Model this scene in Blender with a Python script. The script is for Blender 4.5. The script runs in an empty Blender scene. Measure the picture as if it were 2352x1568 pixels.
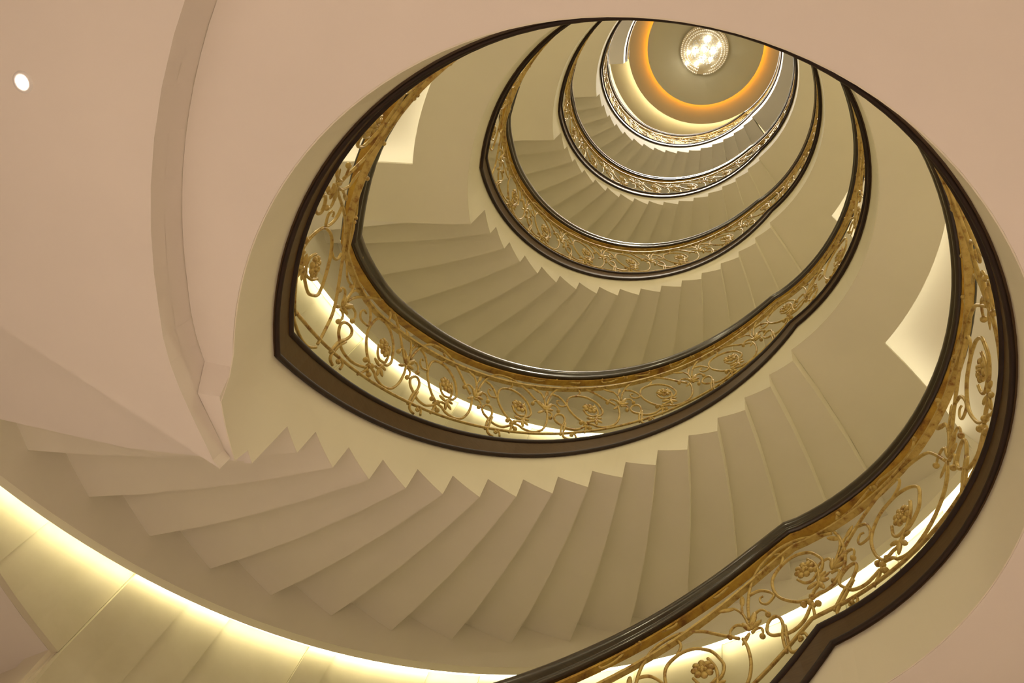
import bpy, bmesh, math, random
from mathutils import Vector, Matrix

# ------------------------------------------------------------------ units
S = 1.4            # metres per well radius (the well is 1.4 m in radius)
ZG = -0.30         # ground floor level, in well radii below the lens
rad = math.radians
random.seed(7)
scene = bpy.context.scene
C = scene.collection

def V(r, th, z):
    t = rad(th)
    return Vector((S * r * math.cos(t), S * r * math.sin(t), S * (z - ZG)))

# ------------------------------------------------------------------ camera
cam_d = bpy.data.cameras.new('camera')
cam = bpy.data.objects.new('camera', cam_d); C.objects.link(cam)
cam_d.sensor_fit = 'HORIZONTAL'; cam_d.sensor_width = 36.0
cam_d.lens = 1966.6 / 2352 * 36.0
cam_d.clip_start = 0.02; cam_d.clip_end = 200
R_ = Vector((0.95806, -0.178942, 0.22383)); U_ = Vector((-0.256634, -0.883308, 0.392308)); F_ = Vector((-0.12751, 0.433297, 0.892186))
m = Matrix(((R_.x, U_.x, -F_.x), (R_.y, U_.y, -F_.y), (R_.z, U_.z, -F_.z)))
cam.matrix_world = Matrix.Translation(Vector((0, -1.11297 * S, -ZG * S))) @ m.to_4x4()
scene.camera = cam

# ------------------------------------------------------------------ world, exposure
w = bpy.data.worlds.new('world'); scene.world = w; w.use_nodes = True
w.node_tree.nodes['Background'].inputs[0].default_value = (1.0, 0.84, 0.68, 1)
w.node_tree.nodes['Background'].inputs[1].default_value = 0.02
scene.view_settings.view_transform = 'Standard'; scene.view_settings.look = 'None'
scene.view_settings.gamma = 1.0; scene.view_settings.use_curve_mapping = False
scene.view_settings.exposure = 0.28
scene.cycles.diffuse_bounces = 5; scene.cycles.max_bounces = 8; scene.cycles.adaptive_threshold = 0.035
scene.cycles.caustics_reflective = False; scene.cycles.caustics_refractive = False
LED_COL = (1.0, 0.90, 0.56); LED_E = 6.2
TRAY_COL = (1.0, 0.92, 0.62); TRAY_E = 7.0
TOP_COL = (1.0, 0.86, 0.52); TOP_E = 32.0
ORANGE = (1.0, 0.36, 0.0); ORANGE_E = 23.0
LOBBY_COL = (1.0, 0.79, 0.69)
LOBBY_FILL_W = 22.0

# unseen area lights added below the ceilings to fill the lobbies and the shaft
def fill_disc(name, r, th, z, watts, size, col):
    d = bpy.data.lights.new(name, 'AREA'); d.shape = 'DISK'; d.size = size; d.energy = watts; d.color = col
    o = bpy.data.objects.new(name, d); C.objects.link(o); o.location = V(r, th, z)
    return o
for r, th, f_ in ((2.6, -150, 0.7), (2.7, -95, 1.0), (2.6, -40, 1.9), (2.5, 5, 1.9)):
    fill_disc('lobby_fill', r, th, 1.72, LOBBY_FILL_W * f_, 0.5, LOBBY_COL)  # unseen discs added in place of the lobby's hidden downlights

UPPER_FILL_W = 29.0
for r_, th_, ra_, ta_ in ((1.5, -62, 0.5, 200), (1.5, -88, 1.3, 192)):  # added spots, no real fittings: floor bounce brightens the stair undersides
    d = bpy.data.lights.new('floor_bounce_spot', 'SPOT'); d.energy = 290; d.color = LOBBY_COL; d.spot_size = rad(74); d.spot_blend = 0.5; d.shadow_soft_size = 0.05
    o = bpy.data.objects.new('floor_bounce_spot', d); C.objects.link(o); o.location = V(r_, th_, 1.70)
    o.rotation_euler = (V(ra_, ta_, ZG) - V(r_, th_, 1.70)).to_track_quat('-Z', 'Y').to_euler()
# ------------------------------------------------------------------ levels
zF = [-0.477, 1.865, 4.207, 6.630, 9.089, 11.721]      # landing undersides
zT = [z + 0.215 for z in zF]                            # lower edge of the dark base trim
KR = [None, 35.5, 31.1, 32.2, 32.5, 33.8]               # where a flight arrives on landing k
KL = [171.4, 171.4, 175.0, 171.0, 174.8, 164.5]         # where a flight leaves landing k
DZ = [0.133, 0.133, 0.1329, 0.1328, 0.150]
for k_ in (2, 3, 4):
    for th in (-150, -95, -40, 5):
        fill_disc('landing_fill', 2.5, th, zF[k_] + 0.16, UPPER_FILL_W, 0.35, (1.0, 0.87, 0.56))  # unseen fill light added on each upper level to brighten the shaft
def edge_th(n): return 160.6 - 7.87 * n
def soffit(k, n): return zF[k + 1] - (16 - n) * DZ[k]   # underside after edge n

# ------------------------------------------------------------------ materials
def mat(name):
    m_ = bpy.data.materials.new(name); m_.use_nodes = True
    nt = m_.node_tree; b = nt.nodes['Principled BSDF']
    return m_, nt, b
def noise(nt, scale, detail=3.0, rough=0.5, sc=None):
    tc = nt.nodes.new('ShaderNodeTexCoord'); n = nt.nodes.new('ShaderNodeTexNoise')
    n.inputs['Scale'].default_value = scale; n.inputs['Detail'].default_value = detail; n.inputs['Roughness'].default_value = rough
    if sc:
        mp = nt.nodes.new('ShaderNodeMapping'); mp.inputs['Scale'].default_value = sc
        nt.links.new(tc.outputs['Object'], mp.inputs['Vector']); nt.links.new(mp.outputs['Vector'], n.inputs['Vector'])
    else: nt.links.new(tc.outputs['Object'], n.inputs['Vector'])
    return n
def ramp(nt, src, stops):
    r = nt.nodes.new('ShaderNodeValToRGB'); e = r.color_ramp.elements
    while len(e) < len(stops): e.new(0.5)
    for i, (p_, c) in enumerate(stops): e[i].position = p_; e[i].color = (*c, 1)
    nt.links.new(src, r.inputs[0]); return r
def bump(nt, b, src, strength, dist=0.01):
    bp = nt.nodes.new('ShaderNodeBump'); bp.inputs['Strength'].default_value = strength; bp.inputs['Distance'].default_value = dist
    nt.links.new(src, bp.inputs['Height']); nt.links.new(bp.outputs['Normal'], b.inputs['Normal'])
def paint(name, col, var=0.02):
    m_, nt, b = mat(name)
    n = noise(nt, 1.6, 4)
    lo = tuple(max(0, c * (1 - var)) for c in col); hi = tuple(min(1, c * (1 + var)) for c in col)
    r = ramp(nt, n.outputs['Fac'], [(0.35, lo), (0.65, hi)])
    nt.links.new(r.outputs[0], b.inputs['Base Color'])
    b.inputs['Roughness'].default_value = 0.75
    n2 = noise(nt, 160, 2); bump(nt, b, n2.outputs['Fac'], 0.06, 0.002)
    return m_
M_CEIL = paint('ceiling_paint', (0.84, 0.79, 0.73))
M_SOFF = paint('soffit_plaster', (0.84, 0.80, 0.70))
M_FASC = paint('fascia_plaster', (0.82, 0.78, 0.65))
M_WALL = paint('wall_plaster', (0.82, 0.77, 0.63))
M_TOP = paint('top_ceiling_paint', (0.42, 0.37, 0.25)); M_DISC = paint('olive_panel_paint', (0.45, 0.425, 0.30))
def stone(name, a, b_, rough):
    m_, nt, b = mat(name)
    n = noise(nt, 2.3, 8, 0.62); r = ramp(nt, n.outputs['Fac'], [(0.3, a), (0.62, b_)])
    nt.links.new(r.outputs[0], b.inputs['Base Color']); b.inputs['Roughness'].default_value = rough
    return m_
M_PANEL = stone('cream_marble', (0.66, 0.62, 0.46), (0.74, 0.70, 0.55), 0.5)
M_FLOOR = stone('floor_marble', (0.70, 0.64, 0.54), (0.82, 0.77, 0.68), 0.35)
def woodmat(name, a, b_, rough, coat):
    m_, nt, b = mat(name)
    n = noise(nt, 14, 5, 0.6, (1, 1, 9)); r = ramp(nt, n.outputs['Fac'], [(0.35, a), (0.7, b_)])
    nt.links.new(r.outputs[0], b.inputs['Base Color']); b.inputs['Roughness'].default_value = rough
    b.inputs['Coat Weight'].default_value = coat; b.inputs['Coat Roughness'].default_value = 0.08
    return m_
M_RAIL = woodmat('dark_varnished_wood', (0.010, 0.004, 0.002), (0.030, 0.013, 0.005), 0.30, 0.55)
M_TRIM = woodmat('brown_stained_board', (0.072, 0.035, 0.009), (0.095, 0.050, 0.015), 0.42, 0.0)
M_BEAD = woodmat('dark_bead_moulding', (0.012, 0.003, 0.001), (0.024, 0.007, 0.002), 0.6, 0.0)
def goldmat(name, a, b_, c_, sc, metal, rough):
    m_, nt, b = mat(name)
    n = noise(nt, sc, 6, 0.65); r = ramp(nt, n.outputs['Fac'], [(0.33, a), (0.47, b_), (0.68, c_)])
    nt.links.new(r.outputs[0], b.inputs['Base Color'])
    b.inputs['Metallic'].default_value = metal; b.inputs['Roughness'].default_value = rough
    n2 = noise(nt, sc * 4, 3); bump(nt, b, n2.outputs['Fac'], 0.25, 0.004)
    return m_
M_GOLD = goldmat('antique_gilt_iron', (0.26, 0.12, 0.024), (0.50, 0.355, 0.10), (0.62, 0.46, 0.155), 26, 0.2, 0.40)
M_PLATE = goldmat('worn_gilt_plate', (0.20, 0.08, 0.012), (0.44, 0.25, 0.032), (0.58, 0.38, 0.055), 9, 0.25, 0.45)
M_BRASS = goldmat('polished_pale_brass', (0.66, 0.56, 0.34), (0.76, 0.68, 0.46), (0.82, 0.75, 0.55), 6, 1.0, 0.25)
def emit(name, col, e):
    m_ = bpy.data.materials.new(name); m_.use_nodes = True; nt = m_.node_tree
    b = nt.nodes['Principled BSDF']
    b.inputs['Base Color'].default_value = (0.8, 0.8, 0.75, 1)
    b.inputs['Emission Color'].default_value = (*col, 1); b.inputs['Emission Strength'].default_value = e
    return m_
M_LED = emit('warm_led', LED_COL, LED_E)
M_TRAYLED = emit('tray_led', TRAY_COL, TRAY_E)
M_TOPLED = emit('top_led', TOP_COL, TOP_E)
M_ORANGE = emit('amber_led', ORANGE, ORANGE_E)
M_LENS = emit('lamp_lens', (1.0, 0.93, 0.84), 40.0)
M_BULB = emit('chandelier_bulb', (1.0, 0.92, 0.78), 60.0)
def crystal():
    m_, nt, b = mat('crystal_glass')
    b.inputs['Base Color'].default_value = (1, 0.97, 0.9, 1); b.inputs['Roughness'].default_value = 0.05
    b.inputs['Transmission Weight'].default_value = 0.55; b.inputs['IOR'].default_value = 1.5
    b.inputs['Emission Color'].default_value = (1, 0.93, 0.78, 1); b.inputs['Emission Strength'].default_value = 0.0
    return m_
M_CRYS = crystal()
M_WHITE = paint('white_enamel', (0.85, 0.83, 0.80))

# ------------------------------------------------------------------ mesh helpers
class MB:
    def __init__(s): s.v = []; s.f = []; s.sm = []
    def add(s, vs, fs, smooth=False):
        o = len(s.v); s.v += vs; s.f += [tuple(i + o for i in f) for f in fs]; s.sm += [smooth] * len(fs)
    def mesh(s, name, material):
        me = bpy.data.meshes.new(name); me.from_pydata([tuple(v) for v in s.v], [], s.f)
        me.polygons.foreach_set('use_smooth', s.sm); me.materials.append(material)
        bm = bmesh.new(); bm.from_mesh(me); bmesh.ops.recalc_face_normals(bm, faces=bm.faces); bm.to_mesh(me); bm.free(); me.update()
        return me
    def build(s, name, material, parent=None):
        o = bpy.data.objects.new(name, s.mesh(name, material)); C.objects.link(o)
        if parent: o.parent = parent
        return o
def tag(o, label=None, cat=None, group=None, kind=None):
    if label: o['label'] = label
    if cat: o['category'] = cat
    if group: o['group'] = group
    if kind: o['kind'] = kind
    return o
def empty(name, loc=(0, 0, 0)):
    o = bpy.data.objects.new(name, None); C.objects.link(o); o.empty_display_size = 0.1
    return o
def grid_faces(n, m_, closed_m=False, closed_n=False, flip=False):
    fs = []
    for i in range(n if closed_n else n - 1):
        for j in range(m_ if closed_m else m_ - 1):
            a, b = i * m_ + j, i * m_ + (j + 1) % m_; c, d = ((i + 1) % n) * m_ + (j + 1) % m_, ((i + 1) % n) * m_ + j
            fs.append((a, d, c, b) if flip else (a, b, c, d))
    return fs
def prism(mb, pts_lo, pts_hi, smooth=False):
    """closed solid between two outlines with the same vertex count"""
    n = len(pts_lo); fs = [tuple(range(n))[::-1], tuple(range(n, 2 * n))]
    fs += [(i, (i + 1) % n, n + (i + 1) % n, n + i) for i in range(n)]
    mb.add(list(pts_lo) + list(pts_hi), fs, smooth)
def sector(mb, r0, r1, t0, t1, z0, z1, step=4.0, rfun=None):
    """solid annular sector, quads along theta"""
    n = max(1, int(math.ceil(abs(t1 - t0) / step))); vs = []
    for i in range(n + 1):
        t = t0 + (t1 - t0) * i / n
        a, b = (rfun(t) if rfun else (r0, r1))
        za, zb = (z0(t) if callable(z0) else z0), (z1(t) if callable(z1) else z1)
        vs += [V(a, t, za), V(b, t, za), V(b, t, zb), V(a, t, zb)]
    fs = grid_faces(n + 1, 4, closed_m=True) + [(0, 3, 2, 1), (4 * n, 4 * n + 1, 4 * n + 2, 4 * n + 3)]
    mb.add(vs, fs)
def tube(mb, pts, r, nseg=6, cap=True, taper=None):
    """round bar through 3D points"""
    n = len(pts); vs = []
    T = [(pts[min(i + 1, n - 1)] - pts[max(i - 1, 0)]).normalized() for i in range(n)]
    up = Vector((0.31, 0.52, 0.79)); N = (up - T[0] * up.dot(T[0])).normalized()
    for i in range(n):
        N = (N - T[i] * N.dot(T[i]))
        N = N.normalized() if N.length > 1e-6 else T[i].orthogonal().normalized()
        B = T[i].cross(N); rr = r * (taper(i / (n - 1)) if taper else 1)
        for j in range(nseg):
            a = 2 * math.pi * j / nseg; vs.append(pts[i] + (N * math.cos(a) + B * math.sin(a)) * rr)
    fs = grid_faces(n, nseg, closed_m=True)
    if cap: fs += [tuple(range(nseg))[::-1], tuple(range((n - 1) * nseg, n * nseg))]
    mb.add(vs, fs, True)
def ball(mb, c, ax, nu=6, nv=4):
    """ellipsoid with the three half-axes ax"""
    vs = [c + ax[2]]
    for i in range(1, nv):
        a = math.pi * i / nv
        for j in range(nu):
            b = 2 * math.pi * j / nu
            vs.append(c + ax[0] * (math.sin(a) * math.cos(b)) + ax[1] * (math.sin(a) * math.sin(b)) + ax[2] * math.cos(a))
    vs.append(c - ax[2]); fs = []
    for j in range(nu): fs.append((0, 1 + j, 1 + (j + 1) % nu))
    for i in range(nv - 2):
        for j in range(nu):
            fs.append((1 + i * nu + j, 1 + (i + 1) * nu + j, 1 + (i + 1) * nu + (j + 1) % nu, 1 + i * nu + (j + 1) % nu))
    L = len(vs) - 1; o = 1 + (nv - 2) * nu
    for j in range(nu): fs.append((L, o + (j + 1) % nu, o + j))
    mb.add(vs, fs, True)
def catmull(P, k):
    out = []
    for i in range(len(P) - 1):
        p0, p1, p2, p3 = P[max(i - 1, 0)], P[i], P[i + 1], P[min(i + 2, len(P) - 1)]
        for j in range(k):
            t = j / k
            out.append(tuple(0.5 * (2 * b + (c - a) * t + (2 * a - 5 * b + 4 * c - d) * t * t + (3 * b - a - 3 * c + d) * t ** 3) for a, b, c, d in zip(p0, p1, p2, p3)))
    out.append(tuple(P[-1])); return out

# ------------------------------------------------------------------ ground floor, ceilings
mb = MB(); sector(mb, 0.0, 5.2, 0, 360, ZG - 0.12, ZG, 6); mb.build('floor', M_FLOOR)['kind'] = 'structure'

# lobby ceiling: a lowered ceiling outside the big circle, a slightly higher ring around the well
BC = (0.324, -0.361); BR = 1.479
def band_r(th):
    """distance from the well axis to the step in the lobby ceiling along direction th"""
    t = rad(th); dx, dy = math.cos(t), math.sin(t)
    b = dx * BC[0] + dy * BC[1]; c_ = BC[0] ** 2 + BC[1] ** 2 - BR ** 2
    r = b + math.sqrt(b * b - c_)
    # towards the foot of the flight the step runs in to the rim of the well
    tt = (th + 360) % 360
    if 158 < tt < 186:
        k = (186 - tt) / 28.0
        tgt = {0: 1.145}.get(0)
        tab = [(158, 1.002), (160.5, 1.008), (166, 1.030), (170, 1.052), (174.6, 1.081), (178, 1.103), (181.5, 1.122), (186, None)]
        for (a, ra), (b2, rb) in zip(tab, tab[1:]):
            if a <= tt <= b2:
                if rb is None: rb = r_at186
                return ra + (rb - ra) * (tt - a) / (b2 - a)
    return r
t_ = rad(186); _b = math.cos(t_) * BC[0] + math.sin(t_) * BC[1]
r_at186 = _b + math.sqrt(_b * _b - (BC[0] ** 2 + BC[1] ** 2 - BR ** 2))
def strip_z(tt):
    """underside of the ring along the rim, dipping just before the flight"""
    tab = [(158.1, 1.862), (160.5, 1.862), (160.9, 1.795), (172.3, 1.788), (175.3, 1.862), (520.6, 1.865)]
    for (a, za), (b, zb) in zip(tab, tab[1:]):
        if a <= tt <= b: return za + (zb - za) * (tt - a) / (b - a)
    return 1.865
# landing 1 (top level thing): ring slab with rim
def ring_angles(t0, t1, extra, step=3.0):
    a = [t0 + (t1 - t0) * i / int((t1 - t0) / step) for i in range(int((t1 - t0) / step) + 1)]
    return sorted(set([round(x, 3) for x in a] + extra))
def make_lobby_ring():
    A = ring_angles(158.1, 394.6, [160.5, 160.9, 172.3, 175.3, 186.0])
    mb = MB(); vs = []
    for t in A:
        z = strip_z(t); rb = band_r(t) - 0.002 if t < 340 else 1.9
        rb = max(rb, 1.02)
        vs += [V(1.0, t, z), V(rb, t, z), V(rb, t, zT[1] + 0.09), V(1.0, t, zT[1] + 0.09)]
    n = len(A)
    mb.add(vs, grid_faces(n, 4, closed_m=True) + [(0, 3, 2, 1), (4 * n - 4, 4 * n - 3, 4 * n - 2, 4 * n - 1)])
    return mb
# lowered lobby ceiling: outer piece from the step out to the lobby walls; ends on the straight line A
A0 = Vector((-0.953, 0.319)); A1 = Vector((-1.597, 0.077)); A2 = A1 + (A1 - A0).normalized() * 3.4
def make_low_ceiling():
    mb = MB(); inn = []; out = []
    # points of the step line from the rim (line A) round to the right
    angs = [161.6, 163, 166, 170, 174.6, 178, 181.5, 186] + [190 + 5 * i for i in range(40)]
    angs = [a for a in angs if a <= 385]
    n = len(angs); lo = []; 
    for i, t in enumerate(angs):
        r = band_r(t); pin = Vector((r * math.cos(rad(t)), r * math.sin(rad(t))))
        if i == 0: pin = A0.copy()
        f = min(1.0, max(0.0, i / 10.0))
        to = 194.0 + (t - 161.6) * (385 - 194.0) / (385 - 161.6)
        ro = 5.2; po = Vector((ro * math.cos(rad(to)), ro * math.sin(rad(to))))
        if i == 0: po = A2.copy()
        lo.append((pin, po))
    vs = []
    for pin, po in lo:
        for q, z in ((pin, 1.734), (po, 1.734), (po, 1.79), (pin, 1.79)):
            vs.append(Vector((S * q.x, S * q.y, S * (z - ZG))))
    mb.add(vs, grid_faces(n, 4, closed_m=True) + [(0, 3, 2, 1), (4 * n - 4, 4 * n - 3, 4 * n - 2, 4 * n - 1)])
    vs = []
    for pin, po in lo[3:]:
        d = pin.normalized() * 0.02
        for q, z in ((pin, 1.789), (pin, 1.868), (pin + d, 1.868), (pin + d, 1.789)):
            vs.append(Vector((S * q.x, S * q.y, S * (z - ZG))))
    n = len(lo) - 3
    mb.add(vs, grid_faces(n, 4, closed_m=True) + [(0, 3, 2, 1), (4 * n - 4, 4 * n - 3, 4 * n - 2, 4 * n - 1)])
    return mb
make_low_ceiling().build('ceiling', M_CEIL)['kind'] = 'structure'
# higher ceiling behind line A, under the foot of the flight, and over the passage on the left
mb = MB()
def poly_slab(mb, pts, z0, z1):
    lo = [Vector((S * x, S * y, S * (z0 - ZG))) for x, y in pts]; hi = [Vector((S * x, S * y, S * (z1 - ZG))) for x, y in pts]
    prism(mb, lo, hi)
def pol(r, t): return (r * math.cos(rad(t)), r * math.sin(rad(t)))
# its far edge is the bottom edge of the first riser (line B)
def edge0_th(r): return 158.1 + 7.2 * (r - 1.0)
poly_slab(mb, [pol(1.012, 158.1), pol(1.4, edge0_th(1.4)), pol(2.0, edge0_th(2.0)), pol(2.06, 166.2), pol(5.2, 166.2), pol(5.2, 200), pol(2.2, 192), pol(1.6, 184), pol(1.3, 177), pol(1.12, 170), pol(1.04, 165.0)], 1.870, 2.02)
mb.build('ceiling', M_CEIL)['kind'] = 'structure'
mb = MB(); sector(mb, 2.165, 5.2, 139.0, 166.2, 1.870, 1.95, 5); mb.build('ceiling', M_CEIL)['kind'] = 'structure'
# lobby walls far out
mb = MB(); sector(mb, 5.2, 5.35, 135, 395, ZG, 2.0, 5); mb.build('wall_lobby', M_WALL)['kind'] = 'structure'
mb = MB(); poly_slab(mb, [pol(2.14, 139), pol(5.3, 139), pol(5.3, 137), pol(2.14, 134)], ZG, 2.0); mb.build('wall_side', M_WALL)['kind'] = 'structure'

# ------------------------------------------------------------------ paths along the rim
RB = 1.02
def ramp01(x): x = min(1.0, max(0.0, x)); return x * x * (3 - 2 * x)
def build_paths():
    trim, railp, topb, segs = [], [], [], []
    TAB = [(-0.068, None), (0.046, .846), (.125, .885), (.315, .918), (.48, .938), (.66, .952), (.80, .945), (.90, .915), (.955, None)]
    for k in range(0, 6):
        off = -360.0 * k
        if k >= 1:   # landing k from KR[k] to KL[k]-360
            th0 = KR[k] - 360 * (k - 1); th1 = KL[k] - 360 * k
            N = int(abs(th1 - th0) / 3.0)
            segs.append(('landing', k, len(trim)))
            for i in range(N): trim.append((th0 + (th1 - th0) * i / N, zT[k]))
            r0 = th0 + 7.5; r1 = th1 + (9.5 if k < 5 else 0)
            for i in range(N): railp.append((r0 + (r1 - r0) * i / N, zT[k] + 0.735)); topb.append((r0 - 1 + (r1 - 1 - r0 + 1) * i / N, zT[k] + 0.59))
        if k < 5:    # flight k from KL[k]-360k down to KR[k+1]-360k
            th0 = KL[k] + off; th1 = KR[k + 1] + off; N = 48
            segs.append(('flight', k, len(trim)))
            for i in range(N): trim.append((th0 + (th1 - th0) * i / N, zT[k] + (zT[k + 1] - zT[k]) * i / N))
            r0 = th0 + 9.5; r1 = th1 + 7.5
            t0 = (th0 - r0) / (th0 - th1); t1 = (th0 - r1) / (th0 - th1)
            tab = [(t0, zT[k] + 0.735)] + [(a, zT[k] + (zT[k + 1] - zT[k]) * a + o) for a, o in TAB if o] + [(t1, zT[k + 1] + 0.735)]
            tab = [x for x in tab if t0 <= x[0] <= t1]
            for i in range(N):
                t = t0 + (t1 - t0) * i / N
                for (a, za), (b, zb) in zip(tab, tab[1:]):
                    if a <= t <= b + 1e-9: z = za + (zb - za) * (t - a) / (b - a); break
                f = min(1, t * 8 + 0.5, (t1 - t) * 8 + 0.5) if 0 else min(1.0, max(0.0, (i / N) * 6), max(0.0, (1 - i / N) * 6))
                railp.append((th0 + (th1 - th0) * t, z)); topb.append((th0 + (th1 - th0) * t - 1, z - 0.145 - 0.03 * f))
    trim.append((KL[5] - 1800, zT[5])); railp.append((KL[5] - 1800, zT[5] + 0.735)); topb.append((KL[5] - 1801, zT[5] + 0.59))
    segs.append(('end', 6, len(trim) - 1))
    return trim, railp, topb, segs
TRIM, RAIL, TOPB, SEGS = build_paths()
# light smoothing of the rail inside flights (keeps the kinks)
for _ in range(3):
    for (kind, k, i0), (_a, _b2, i1) in zip(SEGS, SEGS[1:]):
        if kind == 'flight':
            for P in (RAIL, TOPB):
                Q = P[:]
                for i in range(i0 + 2, i1 - 1): P[i] = (P[i][0], (Q[i - 1][1] + Q[i][1] * 2 + Q[i + 1][1]) / 4)
def normals(P, rb=RB):
    """mitred normals in the unrolled (s, z) plane; s grows as theta falls"""
    n = len(P); out = []
    for i in range(n):
        def dirn(a, b):
            ds = -rad(P[b][0] - P[a][0]) * rb; dz = P[b][1] - P[a][1]; L = math.hypot(ds, dz); return ds / L, dz / L
        d0 = dirn(i - 1, i) if i > 0 else dirn(i, i + 1); d1 = dirn(i, i + 1) if i < n - 1 else d0
        n0 = (-d0[1], d0[0]); n1 = (-d1[1], d1[0]); sx, sy = n0[0] + n1[0], n0[1] + n1[1]; L = math.hypot(sx, sy); sx, sy = sx / L, sy / L
        c = sx * n0[0] + sy * n0[1]; out.append((sx / c, sy / c))
    return out
N_TRIM, N_RAIL, N_TOP = normals(TRIM), normals(RAIL), normals(TOPB)
def rail_drift(i):
    # the handrail of the real stair wanders a little outwards on the left
    for (kind, k, a), (_a, _b2, b) in zip(SEGS, SEGS[1:]):
        if a <= i <= b:
            t = (i - a) / (b - a)
            if kind == 'flight': return 0.022 - 0.018 * ramp01(t * 10)
            return 0.008 + 0.032 * ramp01((t - 0.3) / 0.4) - 0.018 * ramp01((t - 0.9) / 0.1)
    return 0.022
def sweep(P, N, i0, i1, profile, smooth=True, rb=RB, drift=False):
    """closed (r, v) profile carried along path vertices i0..i1"""
    mb = MB(); m_ = len(profile); vs = []
    for i in range(i0, i1 + 1):
        th, z = P[i]; nx, nz = N[i]
        dr = rail_drift(i) if drift else 0.0
        for r, v in profile: vs.append(V(r + dr, th - math.degrees(v * nx / rb), z + v * nz))
    n = i1 - i0 + 1
    mb.add(vs, grid_faces(n, m_, closed_m=True), smooth)
    mb.add([v.copy() for v in vs[:m_]], [tuple(range(m_))[::-1]]); mb.add([v.copy() for v in vs[-m_:]], [tuple(range(m_))])
    return mb
def circ(r0, v0, rr, n=8): return [(r0 + rr * math.cos(2 * math.pi * i / n), v0 + rr * math.sin(2 * math.pi * i / n)) for i in range(n)]
PR_BOARD = [(0.988, 0.004), (0.988, 0.098), (1.052, 0.098), (1.052, 0.004)]
PR_BEADLO = [(0.990, -0.001), (0.981, 0.001), (0.978, 0.008), (0.980, 0.014), (0.984, 0.018), (0.990, 0.019)]
PR_BEADHI = [(0.990, 0.088), (0.983, 0.090), (0.978, 0.096), (0.980, 0.105), (0.988, 0.109), (1.050, 0.109), (1.056, 0.104), (1.056, 0.094), (1.050, 0.090)]
# handrail: rounded top, quirk in each side, flat underside (heights below the top of the rail)
PR_RAIL = [(1.010, -0.072), (1.003, -0.070), (0.997, -0.064), (0.996, -0.056), (1.001, -0.050), (1.000, -0.044), (0.994, -0.038), (0.992, -0.026), (0.995, -0.012), (1.004, -0.003), (1.018, 0.0),
           (1.034, 0.0), (1.050, -0.003), (1.059, -0.012), (1.062, -0.026), (1.060, -0.038), (1.054, -0.044), (1.053, -0.050), (1.058, -0.056), (1.057, -0.064), (1.050, -0.070), (1.044, -0.072)]
PR_PLATE = [(1.011, -0.0735), (1.046, -0.0735), (1.046, -0.0815), (1.011, -0.0815)]
PR_TOPBAR = [(1.009, -0.014), (1.033, -0.014), (1.033, -0.005), (1.009, -0.005)]
PR_LOWBAR = circ(RB, 0.19, 0.0065, 8)

# ------------------------------------------------------------------ scroll panels of the balustrade
D = {'arch':[[-0.259,0.558],[-0.207,0.705],[-0.141,0.844],[-0.069,0.939],[-0.002,0.965],[0.065,0.93],[0.116,0.809],[0.142,0.642],[0.165,0.469]],
'Jdown':[[0.17,0.436],[0.15,0.325],[0.106,0.173],[0.049,0.059],[-0.01,0.028],[-0.056,0.066],[-0.074,0.121],[-0.104,0.151]],
'scroll':[[-0.178,0.781],[-0.141,0.734],[-0.129,0.639],[-0.133,0.558],[-0.148,0.536],[-0.176,0.54],[-0.181,0.602],[-0.168,0.651],[-0.154,0.644]],
'oval':[[-0.108,0.17],[-0.129,0.277],[-0.136,0.444],[-0.122,0.574],[-0.087,0.69],[-0.046,0.741],[0.005,0.747],[0.047,0.695],[0.071,0.575],[0.065,0.443],[0.052,0.354],[0.022,0.293],[-0.006,0.279]],
'loop':[[-0.311,-0.027],[-0.268,0.121],[-0.229,0.21],[-0.207,0.303],[-0.211,0.366],[-0.24,0.365],[-0.271,0.302],[-0.276,0.227],[-0.262,0.166],[-0.235,0.086],[-0.186,0.059],[-0.128,0.108]],
'hook':[[0.001,0.304],[-0.034,0.297],[-0.051,0.351],[-0.047,0.456]],
'stem':[[0.042,0.529],[0.031,0.402],[-0.001,0.286],[-0.043,0.196],[-0.071,0.19],[-0.114,0.146]],
'foot':[[-0.112,0.154],[-0.135,0.059],[-0.163,-0.023]],
'budstem':[[-0.286,0.479],[-0.253,0.649],[-0.248,0.769],[-0.258,0.816]],
'budstem2':[[-0.252,0.664],[-0.231,0.722],[-0.215,0.764]],
'rscroll':[[-0.283,0.494],[-0.245,0.546],[-0.212,0.551],[-0.203,0.506],[-0.21,0.451]],
'rlow':[[-0.3,0.417],[-0.281,0.416],[-0.269,0.385],[-0.277,0.339],[-0.292,0.308]],
'left':[[-0.29,0.492],[-0.293,0.572],[-0.306,0.611],[-0.332,0.602],[-0.348,0.562]],
'garlandA':[[0.103,1.148],[0.079,1.056],[0.016,1.084],[-0.042,1.126],[-0.077,1.084]],
'garlandB':[[-0.083,1.082],[-0.094,1.127],[-0.126,1.1],[-0.183,1.051],[-0.243,1.049],[-0.235,1.126]],
'topleaf':[[0.023,0.922],[0.032,0.878],[0.02,0.808],[-0.019,0.749]],
'tail':[[-0.226,0.195],[-0.284,0.015],[-0.301,-0.05],[-0.297,-0.093],[-0.279,-0.116]],
'curl':[[-0.235,-0.098],[-0.226,-0.038],[-0.237,-0.008],[-0.257,-0.046],[-0.251,-0.066]]}
V_LOW = 0.19
S_CUM = [0.0]
for (a, za), (b, zb) in zip(TRIM, TRIM[1:]): S_CUM.append(S_CUM[-1] + math.hypot(rad(a - b) * RB, zb - za))
S_TRIM = [(-rad(t) * RB, z) for t, z in TRIM]; S_TOP = [(-rad(t) * RB, z) for t, z in TOPB]
import bisect
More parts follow.
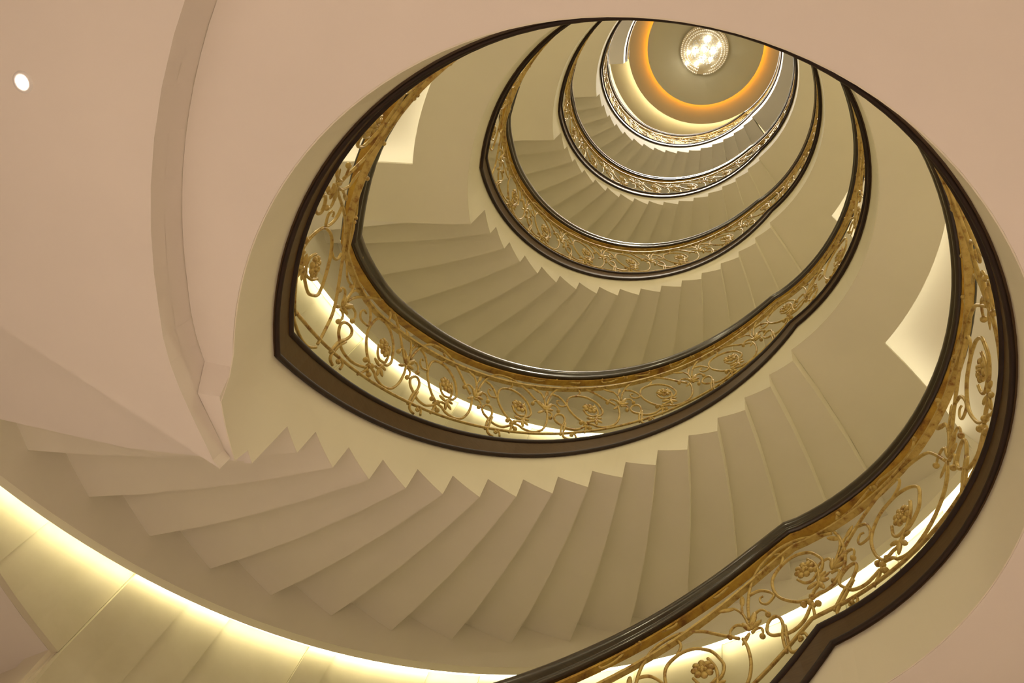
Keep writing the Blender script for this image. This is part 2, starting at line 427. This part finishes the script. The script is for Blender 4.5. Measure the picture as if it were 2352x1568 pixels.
def path_at(u):
    i = min(max(bisect.bisect_right(S_CUM, u) - 1, 0), len(TRIM) - 2)
    f = (u - S_CUM[i]) / (S_CUM[i + 1] - S_CUM[i]); a, b = S_TRIM[i], S_TRIM[i + 1]
    return (a[0] + (b[0] - a[0]) * f, a[1] + (b[1] - a[1]) * f), i
KINKS = [(S_CUM[i0], kind, k) for kind, k, i0 in SEGS[:-1]]
SLOPE = []
for (kind, k, i0), (_a, _b2, i1) in zip(SEGS, SEGS[1:]):
    d = (S_TRIM[i1][0] - S_TRIM[i0][0], S_TRIM[i1][1] - S_TRIM[i0][1]); SLOPE.append(math.atan2(d[1], d[0]))
# every panel is made flat in the plane of its own run: level on landings, raked on flights
START = {(kind, k): i0 for kind, k, i0 in SEGS[:-1]}
def frame(u, run):
    i0 = START[run]; j = [q for q in range(len(KINKS)) if KINKS[q][1:] == run][0]
    a = SLOPE[j]; s0, z0 = S_TRIM[i0]; d = u - S_CUM[i0]
    return s0 + d * math.cos(a), z0 + d * math.sin(a), -math.sin(a), math.cos(a), (0.59 if run[0] == 'landing' else 0.573)
def mapping(u, w_, dr, run):
    s, z, nx, nz, lam = frame(u, run); v = V_LOW + (lam - V_LOW) * w_
    return V(RB + dr, -math.degrees((s + v * nx) / RB), z + v * nz)
def find_u(theta, run, w_=0.47):
    s, z, nx, nz, lam = frame(S_CUM[START[run]], run); v = V_LOW + (lam - V_LOW) * w_
    return S_CUM[START[run]] + (-rad(theta) * RB - v * nx - s) / nz
BARR = 0.0058 * S
def scroll_panel(u0, run, parent, lod, dl=0.0, dw=0.0, dr_=0.0):
    def M(uw, dr=0.0):
        return mapping(u0 + uw[0] + dl * ramp01((-0.1 - uw[0]) / 0.17) + dr_ * ramp01((uw[0] - 0.02) / 0.13), uw[1] + dw * (1 - ramp01((uw[1] - 0.6) / 0.5)), dr, run)
    k, ns = (6, 8) if lod == 0 else ((4, 6) if lod == 1 else (2, 4)); bu, bv = ((10, 6) if lod == 0 else (6, 4))
    bars = MB()
    for nm in ('arch', 'Jdown', 'oval', 'scroll', 'stem', 'hook', 'foot', 'topleaf'):
        rr = BARR * (0.9 if nm in ('hook', 'foot', 'topleaf') else 1.0)
        tap = (lambda t: 1 - 0.35 * t) if nm == 'scroll' else None
        tube(bars, [M(q) for q in catmull(D[nm], k)], rr, ns, taper=tap)
    p = bars.build('scroll_panel', M_GOLD, parent)
    def local(uw):
        c = M(uw); du = (M((uw[0] + 0.01, uw[1])) - M((uw[0] - 0.01, uw[1]))).normalized()
        dv = M((uw[0], uw[1] + 0.03)) - M((uw[0], uw[1] - 0.03)); dv = (dv - du * dv.dot(du)).normalized()
        return c, du, dv, du.cross(dv)
    def bead(mb_, uw, r, dr=0.0):
        c, du, dv, dn = local(uw); c = M(uw, dr); ball(mb_, c, (du * r, dv * r, dn * r), bu, bv)
    def leaf(mb_, a, b, width, thick=0.004):
        pa, pb = M(a), M(b); c = (pa + pb) / 2; ax = (pb - pa) / 2
        _, du, dv, dn = local(a); sd = dn.cross(ax).normalized() * width * S
        ball(mb_, c, (ax * 1.08, sd, dn * thick * S), bu, bv)
    # flower: two rings of petals round a coiled heart
    fl = MB(); c, du, dv, dn = local((0.0, 0.47)); r = S
    for i in range(8):
        a = 2 * math.pi * i / 8 + 0.2; d = du * math.cos(a) + dv * math.sin(a); e = dn.cross(d)
        ball(fl, c + d * 0.026 * r, (d * 0.0145 * r, e * 0.0125 * r, dn * 0.008 * r), bu, bv)
    if lod < 2:
        for i in range(5):
            a = 2 * math.pi * i / 5; d = du * math.cos(a) + dv * math.sin(a); e = dn.cross(d)
            ball(fl, c + d * 0.011 * r + dn * 0.0, (d * 0.008 * r, e * 0.008 * r, dn * 0.0125 * r), bu, bv)
    ball(fl, c, (du * 0.015 * r, dv * 0.015 * r, dn * 0.011 * r), 8, 4)
    fl.build('flower', M_GOLD, p)
    # leaf spray where the arches meet
    sp = MB()
    for nm in ('budstem', 'budstem2', 'rscroll', 'rlow', 'left'):
        tube(sp, [M(q) for q in catmull(D[nm], max(2, k - 1))], BARR * 0.85, ns, taper=lambda t: 1.15 - 0.35 * t)
    leaf(sp, (-0.248, 0.769), (-0.292, 0.885), 0.0105); leaf(sp, (-0.225, 0.731), (-0.189, 0.832), 0.0095)
    leaf(sp, (-0.302, 0.44), (-0.357, 0.385), 0.008)
    leaf(sp, (-0.29, 0.46), (-0.222, 0.575), 0.012, 0.008); leaf(sp, (-0.294, 0.455), (-0.241, 0.45), 0.009, 0.007); leaf(sp, (-0.295, 0.45), (-0.285, 0.58), 0.010, 0.008)
    for q in ((-0.212, 0.437), (-0.294, 0.302), (-0.352, 0.552)): bead(sp, q, 0.0105 * S)
    sp.build('leaf_spray', M_GOLD, p)
    # acanthus and knot under the flower
    ac = MB()
    for a, b, wd in (((-0.033, 0.228), (-0.012, 0.13), .010), ((-0.033, 0.228), (-0.072, 0.275), .010), ((-0.031, 0.227), (-0.052, 0.105), .009), ((-0.02, 0.25), (0.012, 0.225), .008), ((-0.01, 0.27), (-0.035, 0.20), .010)):
        leaf(ac, a, b, wd, 0.006)
    for q in ((-0.116, 0.138), (-0.131, 0.185), (-0.111, 0.055), (-0.094, 0.165)): bead(ac, q, 0.0115 * S)
    bead(ac, (-0.122, 0.085), 0.009 * S)
    ac.build('acanthus', M_GOLD, p)
    lp = MB(); tube(lp, [M(q) for q in catmull(D['loop'], k)], BARR, ns)
    tube(lp, [M(q) for q in catmull(D['tail'], max(2, k - 1))], BARR, ns)
    tube(lp, [M(q) for q in catmull(D['curl'], max(2, k - 1))], BARR * 0.9, ns, taper=lambda t: 1 - 0.3 * t); bead(lp, (-0.246, -0.045), 0.0085 * S)
    lp.build('ribbon_loop', M_GOLD, p)
    gr = MB()
    for nm in ('garlandA', 'garlandB'): tube(gr, [M(q, 0.002) for q in catmull(D[nm], max(2, k - 1))], BARR * 0.75, ns)
    for q in ((0.103, 1.13), (-0.070, 1.09), (-0.083, 1.11), (-0.234, 1.115)): bead(gr, q, 0.0085 * S)
    gr.build('garland', M_GOLD, p)
    return p
ORD = ['lobby', 'first', 'second', 'third', 'fourth', 'top']
def flowers_for(kind, k):
    off = -360 * k
    if kind == 'flight':
        if k == 0: return [t for t in (120, 100.5, 80.5, 60.4, 40.0)]
        sh = 0 if k == 1 else 2.0
        return [t + sh + off for t in (152.9, 133.8, 113.8, 95.0, 75.0, 55.0, 35.0)]
    off = -360 * (k - 1)
    if k == 1: L = [18.0, -12.4, -40.2, -68, -95.7, -123.5, -151.2, -179.0]
    elif k == 5: L = [12.0, -14.4, -40.2, -68, -95.7, -123.5, -151.2, -178]
    else: L = [10.8, -16.4, -41, -68, -95.7, -123.5, -150.5, -177.5]
    return [t + off for t in L]
BAL_LABEL = {
 ('flight', 0): 'gilded scroll balustrade of the lowest flight, cut by the bottom edge of the photo',
 ('landing', 1): 'largest gilded scroll balustrade, on the lowest ring, sweeping round right and left',
 ('flight', 1): 'gilded scroll balustrade in front of the bright cove, rising across the middle of the photo',
 ('landing', 2): 'gilded balustrade of the second ring, level along the right and upper left',
 ('flight', 2): 'gilded scroll balustrade on the second rising curve, above the first saw-toothed fascia',
 ('landing', 3): 'gilded balustrade of the third ring from outside, level at its left and right ends',
 ('flight', 3): 'small gilded balustrade on the third rising curve above a pale saw-toothed fascia',
 ('landing', 4): 'thin gilded balustrade of the fourth ring, level at left and right',
 ('flight', 4): 'smallest rising gilded balustrade, just below the bright top ceiling cove',
 ('landing', 5): 'topmost balustrade, a thin dark curve beside the chandelier ceiling'}
for (kind, k, i0), (_a, _b2, i1) in zip(SEGS, SEGS[1:]):
    root = empty('balustrade'); tag(root, BAL_LABEL[(kind, k)], 'balustrade')
    sweep(TRIM, N_TRIM, i0, i1, PR_BOARD, False).build('base_board', M_TRIM, root)
    bl = sweep(TRIM, N_TRIM, i0, i1, PR_BEADLO); bl.build('base_bead', M_BEAD, root)
    bl = sweep(TRIM, N_TRIM, i0, i1, PR_BEADHI); bl.build('base_bead', M_BEAD, root)
    sweep(RAIL, N_RAIL, i0, i1, PR_RAIL, drift=True).build('handrail', M_RAIL, root)
    sweep(RAIL, N_RAIL, i0, i1, PR_PLATE, False, drift=True).build('rail_plate', M_PLATE, root)
    sweep(TOPB, N_TOP, i0, i1, PR_TOPBAR, False).build('upper_bar', M_GOLD, root)
    sweep(TRIM, N_TRIM, i0, i1, PR_LOWBAR).build('lower_bar', M_GOLD, root)
    lod = 0 if k <= 1 or (kind, k) == ('landing', 2) else (1 if k <= 3 and not (kind == 'flight' and k == 3) else 2)
    for q, t in enumerate(flowers_for(kind, k)):
        dl, dw, dr_ = 0.0, 0.0, 0.0
        if kind == 'flight' and k > 0 and q == 0: dl = -0.09
        if kind == 'landing' and k < 5 and q == len(flowers_for(kind, k)) - 1: dw = -0.12; dr_ = 0.11
        elif kind == 'landing': dr_ = 0.065 if q == 0 else 0.03
        scroll_panel(find_u(t, (kind, k)), (kind, k), root, lod, dl, dw, dr_)

# ------------------------------------------------------------------ stair flights
def skew(t, r, n=1, k=1):
    if n == 0 and k <= 1: return edge0_th(r)
    return t + 4.8 * (r - 1.0)
FL_LABEL = {0: 'lowest stair flight, leaving the photo at the bottom right behind its balustrade',
 1: 'nearest stair flight with a big stepped cream underside across the lower left and middle',
 2: 'second stair flight with fanned cream steps seen above the middle balustrade',
 3: 'third stair flight, yellowish underside inside the second ring',
 4: 'uppermost stair flight with small stepped underside below the chandelier'}
def trim_z(k, th):
    return zT[k] + (zT[k + 1] - zT[k]) * (KL[k] - th) / (KL[k] - KR[k + 1])
for k in range(5):
    root = empty('stair_flight'); tag(root, FL_LABEL[k], 'stairs')
    for n in range(16):
        t0, t1 = edge_th(n), edge_th(n + 1); z0 = soffit(k, n); z1 = z0 + 0.30
        if n == 0 and k == 1: t0 = 158.1
        if n == 0 and k == 0: continue
        mb = MB(); nr, nt = 4, 3; vs = []
        for zz in (z0, z1):
            for i in range(nt + 1):
                for j in range(nr + 1):
                    r = 1.0 + (2.02 - 1.0) * j / nr
                    a = skew(t0, r, n, k); b = skew(t1, r); vs.append(V(r, a + (b - a) * i / nt, zz))
        L = (nt + 1) * (nr + 1); fs = []
        def id_(i, j, h): return h * L + i * (nr + 1) + j
        for i in range(nt):
            for j in range(nr):
                fs.append((id_(i, j, 0), id_(i, j + 1, 0), id_(i + 1, j + 1, 0), id_(i + 1, j, 0)))
                fs.append((id_(i, j, 1), id_(i + 1, j, 1), id_(i + 1, j + 1, 1), id_(i, j + 1, 1)))
        for j in range(nr):
            fs.append((id_(0, j, 0), id_(0, j, 1), id_(0, j + 1, 1), id_(0, j + 1, 0)))
            fs.append((id_(nt, j, 0), id_(nt, j + 1, 0), id_(nt, j + 1, 1), id_(nt, j, 1)))
        for i in range(nt):
            fs.append((id_(i, 0, 0), id_(i + 1, 0, 0), id_(i + 1, 0, 1), id_(i, 0, 1)))
            fs.append((id_(i, nr, 0), id_(i, nr, 1), id_(i + 1, nr, 1), id_(i + 1, nr, 0)))
        mb.add(vs, fs); mb.build('step', M_SOFF, root)
    # fascia on the well side: stepped lower edge, upper edge under the base board
    mb = MB(); cols = []
    zlast = zF[k]
    e0 = 158.1 if k == 1 else edge_th(0)
    if k == 1: pts = [(t, strip_z(t)) for t in (171.4, 169, 166.5, 164, 162.5, 160.9, 160.5, 158.1)]
    else: pts = [(KL[k] + (e0 - KL[k]) * q / 6, zF[k]) for q in range(7)]
    for n in range(16):
        t0 = e0 if n == 0 else edge_th(n); t1 = edge_th(n + 1); z0 = soffit(k, n)
        if k == 0 and n == 0: z0 = zF[k]
        pts += [(t0 + (t1 - t0) * q / 3, z0) for q in range(4)]
    pts += [(edge_th(16) + (KR[k + 1] - edge_th(16)) * q / 2, zF[k + 1]) for q in range(3)]
    vs = []
    for th, z in pts:
        top = trim_z(k, th) + 0.03
        vs += [V(0.9965, th, z), V(0.9965, th, top), V(1.0, th, top), V(1.0, th, z)]
    n = len(pts); mb.add(vs, grid_faces(n, 4, closed_m=True) + [(0, 3, 2, 1), (4 * n - 4, 4 * n - 3, 4 * n - 2, 4 * n - 1)])
    mb.build('fascia', M_FASC, root)

# ------------------------------------------------------------------ landings
LD_LABEL = {1: 'lowest landing, a pink-beige slab ringing the well along the top and left of the photo',
 2: 'second landing, its cream underside seen left and right of the middle with bright tray corners',
 3: 'third landing, olive-beige underside between the second and third rings',
 4: 'fourth landing, narrow beige underside beside the fourth ring',
 5: 'top landing, short grey-beige underside ending in a straight edge left of the chandelier'}
def lerp_edge(r, ra, ta, rb, tb): return ta if r < ra else ta + (tb - ta) * (r - ra) / (rb - ra)
for k in range(1, 6):
    root = empty('landing'); tag(root, LD_LABEL[k], 'landing')
    z = zF[k]; a0, a1 = edge_th(16) - 360, 160.6 - 360   # from the arriving flight round to the leaving flight (theta falls)
    t_hi = edge_th(16); t_lo = (160.6 if k < 5 else 164.5) - 360
    # rim fascia
    mb = MB()
    th0, th1 = KR[k], KL[k] - 360
    sector(mb, 0.9965, 1.0, th1, th0, (lambda t: strip_z(t + 360) if t + 360 < 180 else z) if k == 1 else z, zT[k] + 0.03, 3.0)
    mb.build('fascia', M_FASC, root)
    if k == 1:
        make_lobby_ring().build('slab', M_CEIL, root); continue
    if k == 5:
        mb = MB(); sector(mb, 1.0, 2.1, t_lo, t_hi, z, zT[k] + 0.1, 4.0); mb.build('slab', M_SOFF, root); continue
    # inner ring: thin soffit board round the well
    mb = MB(); sector(mb, 1.0, 1.30, 175.9 - 360, 18.3, z, z + 0.03, 3.0); mb.build('soffit_ring', M_SOFF, root)
    # boards at both ends, against the flights
    def end_board(ta, tb):
        mb = MB(); R0, R1, n, m_ = 1.00, 2.05, 7, 6; vs = []
        for zz in (z, z + 0.03):
            for i in range(n + 1):
                r = R0 + (R1 - R0) * i / n
                for j in range(m_ + 1): vs.append(V(r, ta(r) + (tb(r) - ta(r)) * j / m_, zz))
        L = (n + 1) * (m_ + 1); g = lambda i, j, h: h * L + i * (m_ + 1) + j; fs = []
        for i in range(n):
            for j in range(m_):
                fs += [(g(i, j, 0), g(i, j + 1, 0), g(i + 1, j + 1, 0), g(i + 1, j, 0)), (g(i, j, 1), g(i + 1, j, 1), g(i + 1, j + 1, 1), g(i, j + 1, 1))]
            fs += [(g(i, 0, 0), g(i + 1, 0, 0), g(i + 1, 0, 1), g(i, 0, 1)), (g(i, m_, 0), g(i, m_, 1), g(i + 1, m_, 1), g(i + 1, m_, 0))]
        for j in range(m_):
            fs += [(g(0, j, 0), g(0, j, 1), g(0, j + 1, 1), g(0, j + 1, 0)), (g(n, j, 0), g(n, j + 1, 0), g(n, j + 1, 1), g(n, j, 1))]
        mb.add(vs, fs); return mb
    end_board(lambda r: skew(t_hi, r), lambda r: lerp_edge(r, 1.3, 18.3, 2.02, 24.7)).build('soffit_board', M_SOFF, root)
    end_board(lambda r: lerp_edge(r, 1.306, 175.9, 1.69, 174.2), lambda r: skew(160.6, r)).build('soffit_board', M_SOFF, root)
    # main slab above, whose underside is the lit tray
    mb = MB(); sector(mb, 1.0, 3.28, t_lo, t_hi, z + 0.17, zT[k] + 0.1, 4.0, lambda t: (1.0, 2.14 if (t > -17 or t < -178) else 3.28)); mb.build('slab', M_CEIL, root)
    # light strips lying on the boards behind their edges
    led = MB(); sector(led, 1.272, 1.288, -184.0, 18.0, z + 0.031, z + 0.040, 4.0)
    o = led.build('light_strip', M_TRAYLED); tag(o, 'curved warm light strip hidden on the inner edge of the %s landing tray' % ORD[k], 'light strip')
    for nm, f0, sg in (('right', lambda r: lerp_edge(r, 1.3, 18.3, 2.02, 24.7), 1), ('left', lambda r: lerp_edge(r, 1.306, 175.9, 1.69, 174.2), -1)):
        mb = MB(); pts = []
        for r, d in ((1.32, .5), (2.0, .4), (2.0, .9), (1.32, 1.1)): pts.append((r, f0(r) + sg * d))
        prism(mb, [V(r, t, z + 0.031) for r, t in pts], [V(r, t, z + 0.040) for r, t in pts])
        o = mb.build('light_strip', M_TRAYLED); tag(o, 'straight warm light strip hidden at the %s end of the %s landing tray' % (nm, ORD[k]), 'light strip')

# ------------------------------------------------------------------ outer wall, coves under the flights
JOINTS = [178.0, 161.5, 155.26, 149.1, 138.95, 132.5, 127.6, 117.96, 114.8, 103.3, 97.0, 93.8, 87.0, 77.5, 66.0, 58.0, 49.0, 41.0, 33.0, 24.7]
def lip_z(k, th): return 2.488 + (zT[k] - zT[1]) + (124.4 - th) * 0.0166 * (zT[k + 1] - zT[k]) / 2.342
wall = MB(); sector(wall, 2.16, 2.30, -10, 178.5, lambda t: ZG if t < 138.9 else 1.96, 14.2, 3.0)
wo = wall.build('wall_outer', M_WALL); wo['kind'] = 'structure'
for k in range(1, 5):
    for i, (a, b) in enumerate(zip(JOINTS, JOINTS[1:])):
        if k > 1 and a > 175: continue
        pr = [2.126, 2.118, 2.122, 2.126, 2.104, 2.112, 2.124, 2.104, 2.114, 2.124, 2.104, 2.114, 2.124, 2.104, 2.124, 2.104, 2.114, 2.124, 2.110][i]
        mb = MB(); n = max(2, int((a - b) / 3)); vs = []
        for j in range(n + 1):
            t = a - 0.02 + (b + 0.02 - a + 0.02) * j / n
            zlo = (1.868 if t > 138.9 else (ZG if k == 0 else 0.2)) if k == 1 else lip_z(k - 1, t) + 0.25
            zhi = lip_z(k, t) + 0.055
            vs += [V(pr, t, zlo), V(pr, t, zhi), V(2.16, t, zhi), V(2.16, t, zlo)]
        mb.add(vs, grid_faces(n + 1, 4, closed_m=True) + [(0, 3, 2, 1), (4 * n, 4 * n + 1, 4 * n + 2, 4 * n + 3)])
        mb.build('panel', M_PANEL, wo)
    # bulkhead along the wall side of the flight, its lip hiding the strip light
    ta, tb = 176.0, 24.7
    mb = MB(); n = 60; vs = []
    for j in range(n + 1):
        t = ta + (tb - ta) * j / n; zl = lip_z(k, t)
        if k == 1: zl = max(zl, 1.87)
        zl = min(zl, zF[k + 1] - 0.02)
        zt = min(zl + 0.35, zF[k + 1] + 0.2)
        vs += [V(2.0, t, zl), V(2.046, t, zl - 0.004), V(2.046, t, zl + 0.06), V(2.155, t, zl + 0.06), V(2.155, t, zt), V(2.0, t, zt)]
    mb.add(vs, grid_faces(n + 1, 6, closed_m=True) + [(0, 5, 4, 3, 2, 1), tuple(6 * n + q for q in range(6))])
    o = mb.build('trim_%d' % k, M_SOFF); o['kind'] = 'structure'
    mb = MB(); n = 60; vs = []
    for j in range(n + 1):
        t = 174.5 + (26 - 174.5) * j / n; zl = lip_z(k, t)
        if k == 1: zl = max(zl, 1.87)
        zl = min(zl, zF[k + 1] - 0.02)
        vs += [V(2.080, t, zl + 0.030), V(2.097, t, zl + 0.030), V(2.097, t, zl + 0.042), V(2.080, t, zl + 0.042)]
    mb.add(vs, grid_faces(n + 1, 4, closed_m=True) + [(0, 3, 2, 1), (4 * n, 4 * n + 1, 4 * n + 2, 4 * n + 3)])
    o = mb.build('light_strip', M_LED); tag(o, 'long warm cove light strip curving under the outer edge of the %s flight' % ['', 'nearest', 'second', 'third', 'uppermost'][k], 'light strip')
# upper lobby walls behind the trays
for k in range(2, 5):
    mb = MB(); sector(mb, 3.3, 3.4, -186, 20, zF[k] - 1.9, zF[k] + 0.2, 6); mb.build('wall_%s' % ORD[k], M_WALL)['kind'] = 'structure'

# ------------------------------------------------------------------ top ceiling
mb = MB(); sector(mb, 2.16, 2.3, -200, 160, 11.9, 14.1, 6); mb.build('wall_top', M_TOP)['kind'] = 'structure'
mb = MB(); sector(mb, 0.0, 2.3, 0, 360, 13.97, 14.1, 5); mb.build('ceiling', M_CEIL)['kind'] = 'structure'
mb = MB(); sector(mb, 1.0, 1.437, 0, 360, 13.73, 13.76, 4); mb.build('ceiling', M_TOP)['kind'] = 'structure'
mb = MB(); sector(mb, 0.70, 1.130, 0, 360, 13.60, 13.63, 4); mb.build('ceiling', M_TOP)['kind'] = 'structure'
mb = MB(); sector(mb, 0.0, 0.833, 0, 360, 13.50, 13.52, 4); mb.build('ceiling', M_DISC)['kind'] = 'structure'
mb = MB(); sector(mb, 0.812, 0.826, 0, 360, 13.525, 13.535, 4); tag(mb.build('light_strip', M_ORANGE), 'amber light strip circling above the round ceiling panel with the chandelier', 'light strip')
mb = MB(); sector(mb, 1.108, 1.122, 0, 360, 13.635, 13.645, 4); tag(mb.build('light_strip', M_TOPLED), 'pale light strip circling above the middle ring of the top ceiling', 'light strip')
mb = MB(); sector(mb, 1.41, 1.425, 0, 360, 13.765, 13.775, 4); tag(mb.build('light_strip', M_TOPLED), 'pale light strip circling above the outer ring of the top ceiling', 'light strip')

# ------------------------------------------------------------------ chandelier
ch = empty('chandelier'); tag(ch, 'round crystal chandelier with spiral bead strings and bright bulbs on the top ceiling', 'chandelier')
CX, CY = 0.005, 0.04
def XY(x, y, z): return Vector((S * (CX + x), S * (CY + y), S * (z - ZG)))
mb = MB(); n = 40
lo = [XY(.345 * math.cos(2 * math.pi * i / n), .345 * math.sin(2 * math.pi * i / n), 13.46) for i in range(n)]
hi = [XY(.345 * math.cos(2 * math.pi * i / n), .345 * math.sin(2 * math.pi * i / n), 13.50) for i in range(n)]
prism(mb, lo, hi); mb.build('ceiling_plate', M_BRASS, ch)
M_PEARL = mat('pearl_glass_bead')[0]; _b = M_PEARL.node_tree.nodes['Principled BSDF']; _b.inputs['Base Color'].default_value = (0.95, 0.92, 0.84, 1); _b.inputs['Roughness'].default_value = 0.12; _b.inputs['Coat Weight'].default_value = 0.6
# two arms of three bead strings each, spiralling in
for arm, (a0, a1) in enumerate(((-75, -262), (100, -60))):
    pass
strings = [(.325, 95, 282), (.285, 95, 300), (.247, 95, 270), (.325, -85, 75), (.290, -100, 60), (.252, -95, 50)]
for r, a0, a1 in strings:
    mb = MB(); L = abs(rad(a1 - a0)) * r; n = int(L / 0.0275)
    for i in range(n + 1):
        a = rad(a0 + (a1 - a0) * i / n); c = XY(r * math.cos(a), r * math.sin(a), 13.27)
        q = 0.0125 * S; ball(mb, c, (Vector((q, 0, 0)), Vector((0, q, 0)), Vector((0, 0, q))), 6, 4)
        tube(mb, [c, c + Vector((0, 0, S * 0.16))], 0.004 * S, 4, False)
    o = mb.build('bead_string', M_PEARL, ch); o['kind'] = 'stuff'
mb = MB(); rnd = random.Random(3)
for i in range(240):
    rr = 0.21 * math.sqrt(rnd.random()); a = rnd.random() * 2 * math.pi; zz = 13.42 - 0.42 * (1 - (rr / .23) ** 2) * (0.65 + 0.35 * rnd.random())
    c = XY(rr * math.cos(a), rr * math.sin(a), zz); q = S * (0.006 + 0.006 * rnd.random())
    ball(mb, c, (Vector((q, 0, 0)), Vector((0, q, 0)), Vector((0, 0, q * 1.5))), 5, 3)
    tube(mb, [c, Vector((c.x, c.y, S * (13.46 - ZG)))], 0.0011 * S, 3, False)
o = mb.build('crystal_drops', M_CRYS, ch); o['kind'] = 'stuff'
for i, (x, y) in enumerate([(-.22, .09), (-.20, .24), (.19, -.10), (.02, .10), (-.06, .22), (.12, .12)]):
    mb = MB(); q = 0.014 * S; ball(mb, XY(x, y, 13.33), (Vector((q, 0, 0)), Vector((0, q, 0)), Vector((0, 0, q))), 8, 6)
    b = mb.build('bulb', M_BULB, ch)
for i, (x, y) in enumerate([(0, 0.0), (.13, .0), (-.13, .05), (0.0, -.14), (0, .15)]):
    d = bpy.data.lights.new('bulb_light', 'POINT'); d.energy = 1.3; d.color = (1, 0.97, 0.9); d.shadow_soft_size = 0.04
    o = bpy.data.objects.new('bulb_light', d); C.objects.link(o); o.location = XY(x, y, 13.22)
d = bpy.data.lights.new('chandelier_light', 'SPOT'); d.energy = 620; d.color = (1, 0.9, 0.74); d.shadow_soft_size = 0.25; d.spot_size = rad(150); d.spot_blend = 0.6
o = bpy.data.objects.new('chandelier_light', d); C.objects.link(o); o.location = V(0.0, 0, 12.95); 

# ------------------------------------------------------------------ downlight in the lobby ceiling
dl = empty('downlight'); tag(dl, 'small round recessed downlight shining in the lobby ceiling at upper left', 'lamp')
dx, dy = -1.477, -0.587
def ringpts(r, z, n=24): return [Vector((S * (dx + r * math.cos(2 * math.pi * i / n)), S * (dy + r * math.sin(2 * math.pi * i / n)), S * (z - ZG))) for i in range(n)]
mb = MB(); vs = []
for r, z in ((0.0155, 1.745), (0.016, 1.7305), (0.024, 1.7295), (0.026, 1.735)): vs += ringpts(r, z)
mb.add(vs, grid_faces(4, 24, closed_m=True), True); mb.build('trim_ring', M_WHITE, dl)
mb = MB(); prism(mb, ringpts(0.0152, 1.7325), ringpts(0.0152, 1.742)); mb.build('lens', M_LENS, dl)
